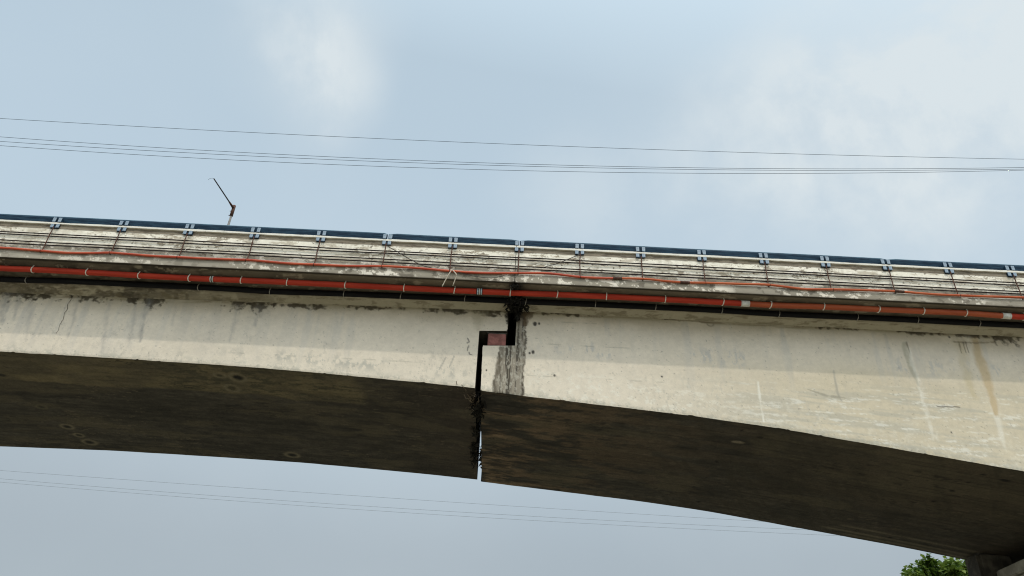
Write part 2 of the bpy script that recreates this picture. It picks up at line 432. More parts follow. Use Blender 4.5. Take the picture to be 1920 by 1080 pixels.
    edge = np.exp(-((X - x1 + .035) / .028) ** 2) * onr * sst(fbm(X * 9, Z * 7, 45, 4), .34, .52)
    C = mixc(C, (.055, .043, .03), edge * .9)
    edge = np.exp(-((X - x0 - .07) / .075) ** 2) * onr * sst(11.22 - Z, 0, .05) * sst(fbm(X * 7, Z * 5, 46, 4), .34, .52)
    C = mixc(C, (.115, .095, .068), edge * .8)
    C = mixc(C, (.03, .026, .02), blob(X, Z, (.30, 12.40), .30, .22, .8, 47, 7) * .95 * onr)
    C = mixc(C, (.11, .085, .06), m * sst(Z, 11.8, 12.4) * .6)
    C = S([(990, 584), (985, 610)], [12, 4], (.12, .085, .05), .8, rag=.9)
    for px, py, r in ((1003, 607, 5), (1011, 607, 3), (999, 660, 4), (993, 662, 3), (1040, 704, 3), (912, 694, 2), (1780, 632, 3), (1850, 700, 2), (1784, 811, 2), (1241, 706, 2)):
        C = B(px, py, r, r, (.05, .045, .04), .95, rag=.25)
    # ring scar of a removed fixing
    c = at(1332, 607, YW)[[0, 2]]; d = np.hypot(X - c[0], (Z - c[1]) * 1.2)
    C = mixc(C, (.22, .19, .15), np.exp(-((d - .10) / .025) ** 2) * sst(c[1] - Z, -.06, .06) * .8)
    # pour lines
    for z0, a, b in ((11.36, .45, 4.0), (10.30, .5, 4.6), (10.55, -8, -2.2), (12.15, .5, 2.6)):
        zz = z0 + .03 * (fbm(X * 1.1, X * 0 + z0, 51, 3) - .5)
        C = mixc(C, (.30, .27, .21), np.exp(-((Z - zz) / .014) ** 2) * (X > a) * (X < b) * sst(fbm(X * 3, Z * 0 + z0, 52, 4), .42, .60) * .55)
    # streaks on the cantilever arm
    C = S([(1696, 646), (1702, 670), (1716, 706), (1722, 722)], [7, 8, 7, 3], (.36, .335, .255), .62, rag=.45, soft=.7)
    C = S([(1703, 655), (1722, 715), (1742, 790), (1752, 820)], [7, 6, 8, 8], (.74, .71, .63), .5, rag=1.0, soft=1.2, fs=20)
    C = S([(1800, 645), (1812, 700), (1826, 745)], [18, 16, 11], (.52, .44, .29), .65, rag=.6, soft=1.1)
    C = S([(1822, 640), (1842, 690), (1858, 740), (1868, 778), (1884, 838)], [15, 17, 15, 10, 5], (.72, .68, .59), .55, rag=.5, soft=.9)
    C = S([(1828, 640), (1838, 675), (1850, 712), (1860, 745), (1868, 775)], [12, 15, 14, 12, 7], (.47, .345, .185), .74, rag=.35, soft=.8)
    C = S([(1421, 716), (1424, 742), (1432, 790)], [2, 3, 2], (.76, .73, .65), .7, rag=.7, soft=.9)
    C = S([(1563, 695), (1570, 735), (1578, 752)], [2, 3, 2], (.32, .30, .26), .55, rag=.6)
    C = S([(1515, 730), (1550, 742), (1585, 746)], [2, 3, 2], (.30, .28, .22), .6, rag=.6)
    C = S([(1758, 762), (1800, 763)], [1.4, 1.2], (.07, .06, .05), .8, rag=.2)
    C = S([(1790, 641), (1830, 643), (1868, 641)], [3, 3, 2], (.20, .165, .11), .6, rag=.9)
    for px in (1798, 1806, 1811, 1700):
        C = S([(px, 642), (px + 5, 662)], [2, 1], (.13, .11, .08), .65, rag=.6)
    # scratches on the suspended span
    for a in ([(836, 670), (824, 692)], [(851, 668), (843, 688)]):
        C = S(a, [2, 1.6], (.34, .32, .28), .7, rag=.2)
    for a in ([(877, 634), (880, 641), (876, 643)], [(879, 648), (876, 657)], [(879, 660), (881, 665), (885, 665)]):
        C = S(a, [1.5] * len(a), (.10, .095, .09), .85, rag=.2)
    return C

def soffit_colour(X, Y):
    T = Y - YW
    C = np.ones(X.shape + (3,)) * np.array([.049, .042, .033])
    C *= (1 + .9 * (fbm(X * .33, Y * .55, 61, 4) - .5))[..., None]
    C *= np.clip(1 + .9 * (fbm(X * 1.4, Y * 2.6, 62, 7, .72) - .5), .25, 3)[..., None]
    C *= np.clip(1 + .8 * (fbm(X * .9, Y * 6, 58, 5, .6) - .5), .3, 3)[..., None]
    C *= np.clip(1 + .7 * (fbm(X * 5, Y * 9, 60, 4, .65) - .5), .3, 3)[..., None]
    lf = (X < -.85).astype(float)
    # old drier strip along the near edge of the suspended span
    endx = -4.05 - .25 * (T - 1.1) ** 2
    m = sst(1.95 + .18 * (fbm(X * .8, X * 0, 63, 3) - .5) * 2 - T, -.02, .12) * sst(endx - X + .3 * (fbm(X * 2, Y * 2, 64, 3) - .5), 0, .25) * lf
    C = mixc(C, (.150, .120, .070), m * (.45 + .55 * sst(fbm(X * .7, Y * 1.2, 65, 4), .3, .7)))
    m2 = m * sst(fbm(X * 2.4, Y * 8, 66, 6, .68), .47, .62) * sst(X, -11.5, -9.5)
    C = mixc(C, (.050, .046, .030), m2 * .75)
    C = mixc(C, (.088, .072, .048), lf * (1 - m) * sst(fbm(X * .5, Y * 1.4, 59, 6, .62), .54, .72) * .7)
    C = mixc(C, (.078, .062, .040), (1 - lf) * sst(X + 1.5 * fbm(X, Y * 2, 57, 5), 7, 13) * sst(5.5 - T, 0, 3) * .6)
    # damp and burnt-brown staining by the joint
    rj = np.exp(-np.clip(X + .8, 0, 9) / 2.4) * (1 - lf)
    rj = np.exp(-np.clip(X + .4, 0, 9) / 3.2) * (1 - lf)
    C = mixc(C, (.245, .165, .100), rj * sst(fbm(X * .7, Y * 2.0, 67, 7, .68), .40, .58) * .85)
    C = mixc(C, (.018, .015, .012), np.exp(-np.clip(X + .8, 0, 9) / .9) * (1 - lf) * sst(fbm(X * 1.1, Y * 3.4, 68, 5, .6), .42, .56) * .95)
    C = mixc(C, (.022, .019, .015), rj * sst(fbm(X * .9, Y * 5, 69, 5, .6), .55, .66) * .8)
    C = mixc(C, (.05, .036, .026), lf * np.exp((X + .9) / 1.5) * .7)
    # diagonal board marks on the arm
    u = (X - Y * .6)
    C = mixc(C, (.045, .037, .026), sst(fbm(u * 4.5, (X + Y) * .3, 70, 5, .6), .50, .64) * sst(X, 3, 6) * .55)
    C = mixc(C, (.095, .078, .052), sst(fbm(X * .5, Y * 1.3, 71, 5), .56, .70) * .6)
    for y0, x0 in ((26.3, 11.5), (26.75, 11.0), (27.05, 11.8)):
        C = mixc(C, (.155, .130, .09), np.exp(-((Y - y0 - .02 * (X - 12)) / .09) ** 2) * sst(X, x0, x0 + .5) * sst(17.5 - X, 0, 2) * .75)
    # board joints of the formwork, and short spalls along them
    yb = (Y + .03 * (fbm(X * .8, Y * 0, 73, 3) - .5)) / .24
    jl = np.exp(-((yb - np.round(yb)) * .24 / .022) ** 2)
    C *= (1 - .30 * jl * sst(fbm(X * .5, np.round(yb) * 3.7, 74, 4), .40, .60))[..., None]
    C *= (1 + .16 * (_hash(np.floor(yb), np.floor(X / 2.4 + .5 * np.floor(yb)), 75) - .5))[..., None]
    C = mixc(C, (.013, .011, .009), sst(fbm(X * 3.2, Y * 11, 76, 5, .6), .665, .72) * sst(fbm(X * .4, Y * .7, 78, 3), .50, .66) * .6)
    C = mixc(C, (.15, .12, .085), sst(fbm(X * 4, Y * 13, 77, 5, .6), .68, .73) * sst(fbm(X * .4, Y * .7, 79, 3), .52, .68) * .5)
    # scuppers, core holes and their rims
    def hole(px, py, rx, ry, c=(.012, .010, .008), halo=None):
        nonlocal C
        q = np.array([0, YW, 9.8])
        for _ in range(12):
            q = atz(px, py, float(zb(q[0])))
        if halo is not None:
            d = np.hypot((X - q[0]) / (rx * 1.9), (Y - q[1]) / (ry * 1.9))
            C = mixc(C, halo, np.exp(-((d - .75) / .22) ** 2) * .75)
        C = mixc(C, c, blob(X, Y, (q[0], q[1]), rx, ry, .25, 72) * .95)
    H = (.19, .158, .105)
    for a in ((446, 708, .16, .18, (.01, .009, .008), H), (412, 704, .12, .1, (.05, .045, .03), H), (78, 763, .11, .11, (.04, .035, .025), (.11, .095, .06)), (126, 800, .14, .14, (.02, .018, .014), H), (148, 816, .11, .11, (.035, .03, .02), H),
              (168, 829, .16, .16, (.015, .013, .01), H), (548, 853, .16, .16, (.014, .012, .01), H), (435, 728, .14, .16, (.06, .05, .03), H), (3, 703, .2, .12, (.02, .018, .014), None),
              (1426, 820, .13, .13, (.02, .017, .012), (.055, .045, .03)), (1384, 829, .24, .10, (.20, .165, .12), (.03, .025, .02)), (1391, 807, .07, .06), (1885, 901, .2, .12), (1785, 920, .1, .09), (1815, 905, .07, .06), (1750, 940, .09, .08), (1843, 890, .09, .06),
              (1310, 941, .1, .1), (1301, 913, .06, .05), (1293, 926, .05, .05), (1343, 865, .05, .05), (1325, 895, .06, .04), (1669, 1008, .1, .09), (1700, 965, .14, .1, (.03, .026, .02)), (1345, 867, .06, .05),
              (930, 736, .05, .04, (.5, .45, .36))):
        hole(*a)
    return C

def deck_colour(X, Y, Z):
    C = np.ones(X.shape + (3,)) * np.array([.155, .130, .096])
    C *= (1 + .5 * (fbm(X * .8, Y * 3, 81, 5) - .5))[..., None]
    lf = sst(-X, 4.5, 9.5)
    m = sst(fbm(X * 1.6, Y * 3.5, 82, 5, .6), .60 - .22 * 1, .66) * lf
    C = mixc(C, (.042, .036, .028), m * .85)
    m = sst(fbm(X * 1.3, Y * 3.2, 83, 5, .6), .55, .66)
    C = mixc(C, (.09, .075, .055), m * .7)
    C = mixc(C, (.42, .37, .28), sst(fbm(X * 2.2, Y * 4.5, 84, 5, .65), .62, .70) * .5)
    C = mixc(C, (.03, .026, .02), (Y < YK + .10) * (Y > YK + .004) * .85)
    jx = np.exp(-(np.abs(X - .15) / .28) ** 2)
    C = mixc(C, (.02, .017, .014), jx * sst(fbm(X * 5, Y * 5, 85, 4), .3, .5) * .95)
    # sheltered lip along the web keeps more of its paint
    lip = sst(Y, 19.45, 19.66)
    C = mixc(C, (.50, .445, .34), lip * .85 * (1 - .8 * sst(-X, 7.5, 11) * sst(fbm(X * 2.2, Y * 5, 88, 5, .65), .36, .56)) * (1 - .6 * lf * sst(fbm(X * 2, Y * 4, 86, 4), .45, .6)))
    C = mixc(C, (.17, .14, .09), lip * sst(fbm(X * 2.6, Y * 9, 87, 6, .66), .52, .68) * .6)
    return C

def parapet_colour(X, Z):
    C = np.ones(X.shape + (3,)) * np.array([.82, .77, .66])
    C *= (1 + .18 * (fbm(X * 2, Z * 5, 91, 5) - .5))[..., None]
    h = Z - 12.95
    low = sst(.36 + .10 * (fbm(X * .9, X * 0, 92, 3) - .5) * 2 - h, -.05, .12)
    grey = np.array([.36, .325, .265])
    fl = fbm(X * 3.2, Z * 6.0, 93, 6, .66)
    C = mixc(C, grey, low * .92)
    C = mixc(C, (.80, .75, .66), low * sst(fl, .575, .605) * sst(h, .05, .22))
    C = mixc(C, grey * .72, low * sst(fbm(X * 5, Z * 7, 94, 5), .55, .62) * .7)
    # scabs where the limewash came off the upper part, mostly in horizontal patches
    pt = sst(fbm(X * .7, Z * 1.4, 95, 3), .44, .60)
    m = sst(fbm(X * 3.8, Z * 12, 96, 6, .70), .555, .59) * (1 - low) * pt
    C = mixc(C, (.22, .175, .12), m * .8)
    m = sst(fbm(X * 1.6, Z * 7, 97, 6, .66), .585, .64) * (1 - low)
    C = mixc(C, (.44, .38, .29), m * .7)
    C = mixc(C, (.16, .125, .09), sst(fbm(X * 11, Z * 14, 98, 3), .735, .78) * .8)
    C = mixc(C, (.50, .45, .36), sst(fbm(X * 3.2, Z * .6, 99, 4), .62, .74) * .35)
    C = mixc(C, (.50, .44, .34), sst(-X, 8, 13) * sst(fbm(X * 1.2, Z * 3, 89, 4), .46, .64) * .35)
    bare = sst(Z, 13.835, 13.850)                       # brown strip below the coping, with a dark line at its foot
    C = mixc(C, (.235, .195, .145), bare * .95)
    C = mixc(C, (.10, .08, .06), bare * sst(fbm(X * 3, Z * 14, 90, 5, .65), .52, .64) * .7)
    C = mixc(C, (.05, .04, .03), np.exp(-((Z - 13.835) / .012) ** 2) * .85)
    return C
def kerb_colour(X, Z):
    C = np.ones(X.shape + (3,)) * np.array([.30, .268, .215])
    C *= (1 + .35 * (fbm(X * 1.5, Z * 6, 101, 5) - .5))[..., None]
    fl = fbm(X * 5.0, Z * 7.0, 102, 6, .68)
    pt = sst(fbm(X * .55, X * 0 + 2, 103, 3), .30, .52)
    C = mixc(C, (.74, .68, .58), sst(fl, .54, .57) * pt * .95)
    C = mixc(C, (.13, .11, .085), sst(fbm(X * 4, Z * 5, 104, 5), .60, .68) * .75)
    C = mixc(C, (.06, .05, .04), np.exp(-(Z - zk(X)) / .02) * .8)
    C = mixc(C, (.40, .365, .30), sst(-X, 6, 10) * .35)
    jx = np.exp(-(np.abs(X - .06) / .10) ** 2)
    C = mixc(C, (.05, .042, .034), jx * sst(fbm(X * 9, Z * 6, 105, 4), .32, .5) * .8)
    return C

# ------------------------------------------------------------------ the two spans
def build_span(side, label):
    lft = side == 'suspended'
    root = empty('bridge_span', (-16.0 if lft else 16.0, 23.5, 7.5))
    setp(root, label, 'bridge span', 'the two bridge spans that meet at the joint')
    LS = (11.704, 11.750)                                       # underside of the upper nib
    RS = (11.204, 11.259)                                       # top of the lower nib
    zl = lambda x: LS[0] + (LS[1] - LS[0]) * (x + .925) / .87
    zr = lambda x: RS[0] + (RS[1] - RS[0]) * (x + .775) / .95
    def webgrid(xs, ztop, zbot, n, bottom=True, skew=None, fillet=None):
        t = np.linspace(0, 1, n)
        X = np.repeat(xs[:, None], n, 1)
        Z = ztop[:, None] + (zbot - ztop)[:, None] * t[None]
        if skew is not None: X = X + skew(X, Z)
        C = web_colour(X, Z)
        if fillet:
            cx, cz, sx = fillet; rf = .07
            a = (X - cx) * sx; b = np.abs(Z - cz); d = np.hypot(rf - a, rf - b); inn = (a < rf) & (b < rf) & (d > rf)
            k = np.where(inn, rf / np.maximum(d, 1e-6), 1)
            X = np.where(inn, cx + sx * (rf - (rf - a) * k), X); Z = np.where(inn, cz + np.sign(Z - cz + 1e-9) * (rf - (rf - b) * k), Z)
            en = np.exp(-np.clip((X - cx) * sx, 0, 9) / .02)
            X = X + sx * en * .016 * sst(fbm(X * 0 + 3, Z * 6, 121, 4), .42, .7)
        Yw = YW + .010 * (fbm(X * .6, Z * .9, 111, 3) - .5) + .004 * (fbm(X * 4, Z * 5, 112, 3) - .5)
        if bottom:
            Z = Z + chip(X) * np.clip(t[None] * 12 - 11, 0, 1)
            Yw = Yw + .015 * np.clip(t[None] * 40 - 39, 0, 1)
        return np.stack([X, Yw, Z], -1), C
    G = []
    if lft:
        xs = xstations(XL, -.908, .028, -15.6, 99); G.append(webgrid(xs, zt(xs), zb(xs), 105))
        xs = np.linspace(-.908, -.06, 45); G.append(webgrid(xs, zt(xs), zl(xs) + .0 * xs, 40, False, None, (-.06, 11.75, -1)))
    else:
        xs = xstations(.18, XR, .028, -99, 15.6); G.append(webgrid(xs, zt(xs), zb(xs), 140))
        xs = np.linspace(-.775, .18, 80)
        G.append(webgrid(xs, zr(xs), zb(xs), 90, True, lambda X, Z: np.clip((.18 - X) / .955, 0, 1) * .033 * np.clip((11.2 - Z) / 1.45, 0, 1), (-.775, 11.204, 1)))
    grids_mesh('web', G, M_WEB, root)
    # soffit
    xs = xstations(XL, -.908, .05, -20.5, 99) if lft else xstations(-.765, XR, .05, -99, 20.5)
    ys = np.linspace(YW + .012, YF, 135)
    X, Y = np.meshgrid(xs, ys, indexing='ij')
    if not lft: X = X + .028 * np.clip((.18 - X) / .955, 0, 1)
    Zs = zb(X) + chip(X) * np.clip(1 - (Y - YW) / .1, 0, 1) + .012 * (fbm(X * .7, Y * .7, 113, 4) - .5)
    far = np.clip(1 - (YF - Y) / .15, 0, 1); Zs = Zs + far * .012 * (fbm(X * 2, Y * 0 + 3, 114, 4) - .5)
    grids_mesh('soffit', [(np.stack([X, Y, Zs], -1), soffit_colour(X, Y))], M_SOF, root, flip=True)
    # end faces, far web and inside of the joint
    mb = MB()
    y0, y1 = YW + .006, YF
    if lft:
        xs = xstations(XL, -.908, .5, -999, 999)
        for a, b in zip(xs[:-1], xs[1:]):
            mb.quad((a, y1, zb(a)), (b, y1, zb(b)), (b, y1, zt(b)), (a, y1, zt(a)))
        xe = -.908
        mb.quad((xe, y0, zb(xe) + .004), (xe, y1, zb(xe)), (xe, y1, zl(xe)), (xe, y0, zl(xe)))
        mb.quad((xe, y0, zl(xe)), (xe, y1, zl(xe)), (-.06, y1, zl(-.06)), (-.06, y0, zl(-.06)))
        mb.quad((-.06, y0, zl(-.06)), (-.06, y1, zl(-.06)), (-.06, y1, 12.62), (-.06, y0, zt(-.06)))
        mb.quad((xe, y1, zl(xe)), (-.06, y1, zl(-.06)), (-.06, y1, 12.62), (xe, y1, 12.62))
    else:
        xs = xstations(.18, XR, .5, -999, 999)
        for a, b in zip(xs[:-1], xs[1:]):
            mb.quad((a, y1, zb(a)), (b, y1, zb(b)), (b, y1, zt(b)), (a, y1, zt(a)))
        a0, a1 = -.775, -.742
        mb.quad((a1, y0, zb(a1) + .01), (a1, y1, zb(a1)), (a0, y1, zr(a0)), (a0, y0, zr(a0)))
        mb.quad((a0, y0, zr(a0)), (a0, y1, zr(a0)), (.18, y1, zr(.18)), (.18, y0, zr(.18)))
        mb.quad((.18, y0, zr(.18)), (.18, y1, zr(.18)), (.18, y1, 12.62), (.18, y0, zt(.18)))
        mb.quad((a0, y1, zb(a0)), (.18, y1, zb(.18)), (.18, y1, zr(.18)), (a0, y1, zr(a0)))
    mb.build('end_face', M_INNER, root)
    # deck slab
    xa, xb_ = (XL, .058) if lft else (.074, XR)
    xs = xstations(xa, xb_, .035, -16.5, 16.5)
    ys = np.concatenate([[YK, YK + .02, YK + .05, YK + .07], np.linspace(YK + .09, 19.70, 34), 19.70 + .154 * np.linspace(.12, 1, 8)])
    X, Y = np.meshgrid(xs, ys, indexing='ij')
    t = np.clip((Y - 19.70) / .154, 0, 1)
    Zs = np.where(Y < YK + .06, zk(X), under(X, np.minimum(Y, 19.70)))
    Zs = np.where(Y > 19.70, under(X, 19.70 + 0 * Y) * (1 - t) + t * zt(X) + .0, Zs)
    Zs = Zs + np.where(Y > YK + .06, .010 * (fbm(X * 2, Y * 4, 115, 4) - .5), 0)
    C = deck_colour(X, Y, Zs)
    slab = grids_mesh('deck_slab', [(np.stack([X, Y, Zs], -1), C)], M_PAR, root, flip=True)
    mb = MB()
    YB = 28.55
    mb.box(xa, xb_, YK + .09, YB - .09, 12.80, 12.93)
    for a in (0,):
        xe = np.array([xa, xb_])
        mb.quad((xa, YB, 12.66), (xb_, YB, 12.66), (xb_, YF, 12.42), (xa, YF, 12.42))
        mb.quad((xa, YB, 12.66), (xb_, YB, 12.66), (xb_, YB, 12.93), (xa, YB, 12.93))
    xj = xb_ if lft else xa
    mb.add([(xj, YK, zk(xj)), (xj, 19.70, under(xj, 19.70)), (xj, YW, zt(xj)), (xj, YF, 12.42), (xj, YB, 12.66), (xj, YB, 12.93), (xj, YK, 12.93)], [(0, 1, 2, 3, 4, 5, 6)])
    mb.build('roadway', M_INNER, root)
    # kerb beam
    n = 14
    xs = xstations(xa, xb_, .022, -16, 16)
    X = np.repeat(xs[:, None], n, 1); tt = np.linspace(0, 1, n)[None]
    ZK1 = 12.95
    Z = ZK1 + (zk(X) - ZK1) * tt
    Yk = YK + .008 * (fbm(X * 1.5, Z * 3, 116, 4) - .5) + .012 * np.clip(1 - tt * 8, 0, 1)
    top = np.stack([X[:, :3], np.stack([YP + 0 * X[:, 0], (YP + YK) / 2 + 0 * X[:, 0], Yk[:, 0]], -1), np.full(X[:, :3].shape, ZK1)], -1)
    C = kerb_colour(X, Z)
    P = np.concatenate([top[:, :2], np.stack([X, Yk, Z], -1)], 1); C = np.concatenate([C[:, :2] * .8, C], 1)
    grids_mesh('kerb', [(P, C)], M_PAR, root)
    # parapet
    n = 64
    X = np.repeat(xs[:, None], n, 1); Z = 13.968 + (ZK1 - 13.968) * np.linspace(0, 1, n)[None] + 0 * X
    Yp = YP + .012 * (fbm(X * 1.2, Z * 2.5, 117, 4) - .5) + .006 * (fbm(X * 9, Z * 12, 118, 3) - .5)
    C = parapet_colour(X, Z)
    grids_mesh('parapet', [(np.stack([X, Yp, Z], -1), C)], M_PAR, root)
    mb = MB(); mb.box(xa, xb_, YP + .02, YP + .22, 12.93, 13.966); mb.box(xa, xb_, 28.2, 28.42, 12.93, 13.966)
    mb.build('parapet_core', M_GREY, root)
    # coping: thin projecting slab, its face chipped
    xs = xstations(xa, xb_, .06, -17, 17, 1.0)
    mb = MB(); prof = [(YC, 13.972), (YC - .002, 14.03), (YC + .012, 14.045), (YC + .34, 14.05), (YC + .34, 13.972)]
    nn = len(prof); base = len(mb.v)
    for x in xs:
        e = .012 * float(sst(np.array(fbm(np.array(x * 1.7), np.array(1.0), 119, 4)), .52, .7))
        for k, (y, z) in enumerate(prof):
            mb.v.append((x, y + (e if k < 3 else 0) * .7, z + (e if k == 0 else 0) + .004 * math.sin(x * 2.1 + k)))
    for i in range(len(xs) - 1):
        for k in range(nn):
            k2 = (k + 1) % nn
            mb.f.append((i * nn + k, i * nn + k2, (i + 1) * nn + k2, (i + 1) * nn + k))
    mb.f.append(tuple(range(nn))); mb.f.append(tuple((len(xs) - 1) * nn + k for k in range(nn)))
    mb.build('coping', M_WHITE, root)
    return root

span_l = build_span('suspended', 'pale concrete suspended span whose upper nib sits on the red block, with shallow sunlit strip')
span_r = build_span('arm', 'pale concrete cantilever arm deepening towards the pier, black drip stain at its nib')

mb = MB(); mb.box(.0, .11, YK + .03, YW - .03, 12.70, 12.80); mb.box(.0, .11, YW - .03, 28.4, 12.62, 12.79); mb.box(.052, .080, YK + .012, YP + .1, 12.70, 12.94); mb.box(.052, .080, YP + .022, 18.95, 12.94, 13.97)
o = mb.build('joint_filler', M_ROOT, span_l); o['label'] = 'black filler strip closing the deck joint'
# hairline crack running down the suspended span
def crack():
    pts = [(137, 541), (134, 552), (135, 560), (128, 570), (126, 580), (121, 588), (118, 600), (113, 608), (110, 618), (104, 628)]
    mb = MB(); rr = random.Random(4); P = []
    for (a, b) in zip(pts[:-1], pts[1:]):
        for k in range(4):
            t = k / 4; P.append(((a[0] + (b[0] - a[0]) * t + rr.uniform(-.7, .7)), a[1] + (b[1] - a[1]) * t))
    V = []
    for i, p in enumerate(P):
        q = at(p[0], p[1], YW); hw = .009 * (1 - .5 * i / len(P)) * rr.uniform(.7, 1.3)
        V.append(((q[0] - hw, YW - .009, q[2]), (q[0] + hw, YW - .009, q[2])))
    for a, b in zip(V[:-1], V[1:]): mb.quad(a[0], a[1], b[1], b[0])
    o = mb.build('crack', M_CRACK, span_l); o['label'] = 'thin dark crack running down the painted web'
crack()

# red bearing block between the nibs
def bearing():
    a, b = at(914.5, 626, YW), at(948, 648, YW)
    z0 = 11.238
    root = empty('bearing_block', ((a[0] + b[0]) / 2, YW + .25, z0))
    setp(root, 'dull red block bearing squeezed between the two concrete nibs', 'bearing')
    mb = MB(); mb.box(a[0] + .012, b[0], YW + .03, YW + .5, z0 + .004, 11.655, .018); mb.build('pad', M_BEAR, root)
    mb = MB(); mb.box(a[0] - .02, b[0] + .02, YW + .06, YW + .54, 11.658, 11.700); mb.build('top_plate', M_INNER, root)
bearing()

# ------------------------------------------------------------------ railing on the parapet
post_px = [105, 230, 354, 478, 602, 726, 849, 974, 1087, 1201, 1316, 1432, 1547, 1662, 1778, 1895]
post_x = [float(at(p, 461.5 + (p - 974) * .0495, YC)[0]) for p in post_px]
post_x = [post_x[0] - 2 * k for k in (3, 2, 1)] + post_x + [post_x[-1] + 1.855 * k for k in (1, 2, 3)]
railing = setp(empty('bridge_railing', (0, YC, 14.05)), 'dark blue steel rail on paired grey brackets along the white coping', 'railing')
def rail_piece(xa, xb_):
    mb = MB()
    prof = [(18.81, 14.055), (18.746, 14.275), (18.750, 14.312), (18.785, 14.355), (18.86, 14.355), (18.87, 14.06)]
    xs = xstations(xa, xb_, .25, -99, 99)
    n = len(prof)
    for i, x in enumerate(xs):
        e = min(1, min(x - xa, xb_ - x) / .06 + .0)
        for k, (y, z) in enumerate(prof):
            zz = z - (.035 * (1 - e) if k in (2, 3, 4) else 0) + .004 * math.sin(x * .9)
            mb.v.append((x, y, zz))
    for i in range(len(xs) - 1):
        for k in range(n):
            k2 = (k + 1) % n
            mb.f.append((i * n + k, i * n + k2, (i + 1) * n + k2, (i + 1) * n + k))
    mb.f.append(tuple(range(n))); mb.f.append(tuple((len(xs) - 1) * n + k for k in range(n)))
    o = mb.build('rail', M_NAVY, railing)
    o.data.materials.append(M_NAVY_LIT)
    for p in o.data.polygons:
        if p.normal.z > .25: p.material_index = 1  # upward faces get the painted-in light
    return o
xbr = float(at(727.5, 440, 18.75)[0])
cuts = [XL, xbr - 12.2, xbr - .02]
rail_piece(XL, xbr - 12.15); rail_piece(xbr - 12.12, xbr - .022); rail_piece(xbr + .022, post_x[10] - .01); rail_piece(post_x[10] + .01, post_x[10] + 11.2); rail_piece(post_x[10] + 11.22, XR)
# a post: two box brackets above the coping, two below it, dark mounting plates behind
def plate_mesh(w_, y0, y1, z0, z1):
    mb = MB(); mb.box(-w_ / 2, w_ / 2, y0, y1, z0, z1, .008)
    me = bpy.data.meshes.new('bracket_plate'); me.from_pydata(mb.v, [], mb.f)
    bm = bmesh.new(); bm.from_mesh(me); bmesh.ops.recalc_face_normals(bm, faces=bm.faces); bm.to_mesh(me); bm.free()
    return me
me_up = plate_mesh(.098, 0, .012, 0, .165); me_lo = plate_mesh(.100, 0, .012, 0, .135)
me_ub = plate_mesh(.085, .0122, .095, 0, .168); me_lb = plate_mesh(.085, .0122, .07, 0, .125)  # box bodies behind the plates; their shaded sides are put into the navy colour
me_upb = plate_mesh(.30, 0, .02, 0, .172); me_lob = plate_mesh(.27, 0, .02, 0, .135)
for m_ in (me_up, me_lo): m_.materials.append(M_PLATE)
for m_ in (me_ub, me_lb, me_upb, me_lob): m_.materials.append(M_NAVY)
for i, x in enumerate(post_x):
    p = bpy.data.objects.new('post', None); p.empty_display_size = .1; col.objects.link(p); p.parent = railing; p.location = (x, 0, 0)
    for me, dx, y, z, nm in ((me_up, -.085, -.012, .0, 'plate'), (me_up, .085, -.012, .0, 'plate'), (me_lo, -.085, -.012, -.214, 'plate'), (me_lo, .085, -.012, -.214, 'plate'),
                             (me_ub, -.085, -.012, .0, 'bracket'), (me_ub, .085, -.012, .0, 'bracket'), (me_lb, -.085, -.012, -.207, 'bracket'), (me_lb, .085, -.012, -.207, 'bracket'),
                             (me_lob, 0, .031, -.215, 'mounting_plate')):
        o = bpy.data.objects.new(nm, me); col.objects.link(o); o.parent = p
        o.location = (dx + rng.uniform(-.008, .008), y, z + rng.uniform(-.004, .0)); o.rotation_euler = (0, rng.uniform(-.04, .04), 0)

# hanging rusty rods with four long bars
rack = setp(empty('bar_rack', (0, 18.64, 12.95)), 'rusty grid of thin hanging rods and four long bars before the parapet', 'bar rack')
rod_me = []
for k in range(4):
    mb = MB(); rr = random.Random(k)
    mb.tube([(0 + rr.uniform(-.006, .006), rr.uniform(-.003, .003), z) for z in np.linspace(12.953, 13.86, 7)], .017, 6)
    me = bpy.data.meshes.new('hanging_rod'); me.from_pydata(mb.v, [], mb.f); me.materials.append(M_RUST); rod_me.append(me)
for i, x in enumerate(post_x):
    o = bpy.data.objects.new('hanging_rod', rod_me[i % 4]); col.objects.link(o); o.parent = rack
    o.location = (x + rng.uniform(-.015, .015), 0, -12.95); o.rotation_euler = (0, 0, rng.uniform(0, .2))
for k, z in enumerate((13.597, 13.509, 13.285, 13.189)):
    mb = MB(); pts = []
    for x in np.arange(XL, XR + .01, .25):
        s = .004 * math.sin(x * math.pi / 1.93 + k) + .006 * math.sin(x * .5 + 2 * k)
        pts.append((x, 18.666, z + s))
    mb.tube(pts, .018, 6); mb.build('long_bar', M_BAR, rack, True)

# ------------------------------------------------------------------ pipes and hose
def spline(pts, step=.12):
    """Catmull-Rom through 3-D points"""
    P = [np.array(p, float) for p in pts]; P = [2 * P[0] - P[1]] + P + [2 * P[-1] - P[-2]]
    outp = []
    for i in range(1, len(P) - 2):
        n = max(2, int(np.linalg.norm(P[i + 1] - P[i]) / step))
        for k in range(n):
            t = k / n
            outp.append(.5 * ((2 * P[i]) + (-P[i - 1] + P[i + 1]) * t + (2 * P[i - 1] - 5 * P[i] + 4 * P[i + 1] - P[i + 2]) * t * t + (-P[i - 1] + 3 * P[i] - 3 * P[i + 1] + P[i + 2]) * t ** 3))
    outp.append(P[-2]); return outp

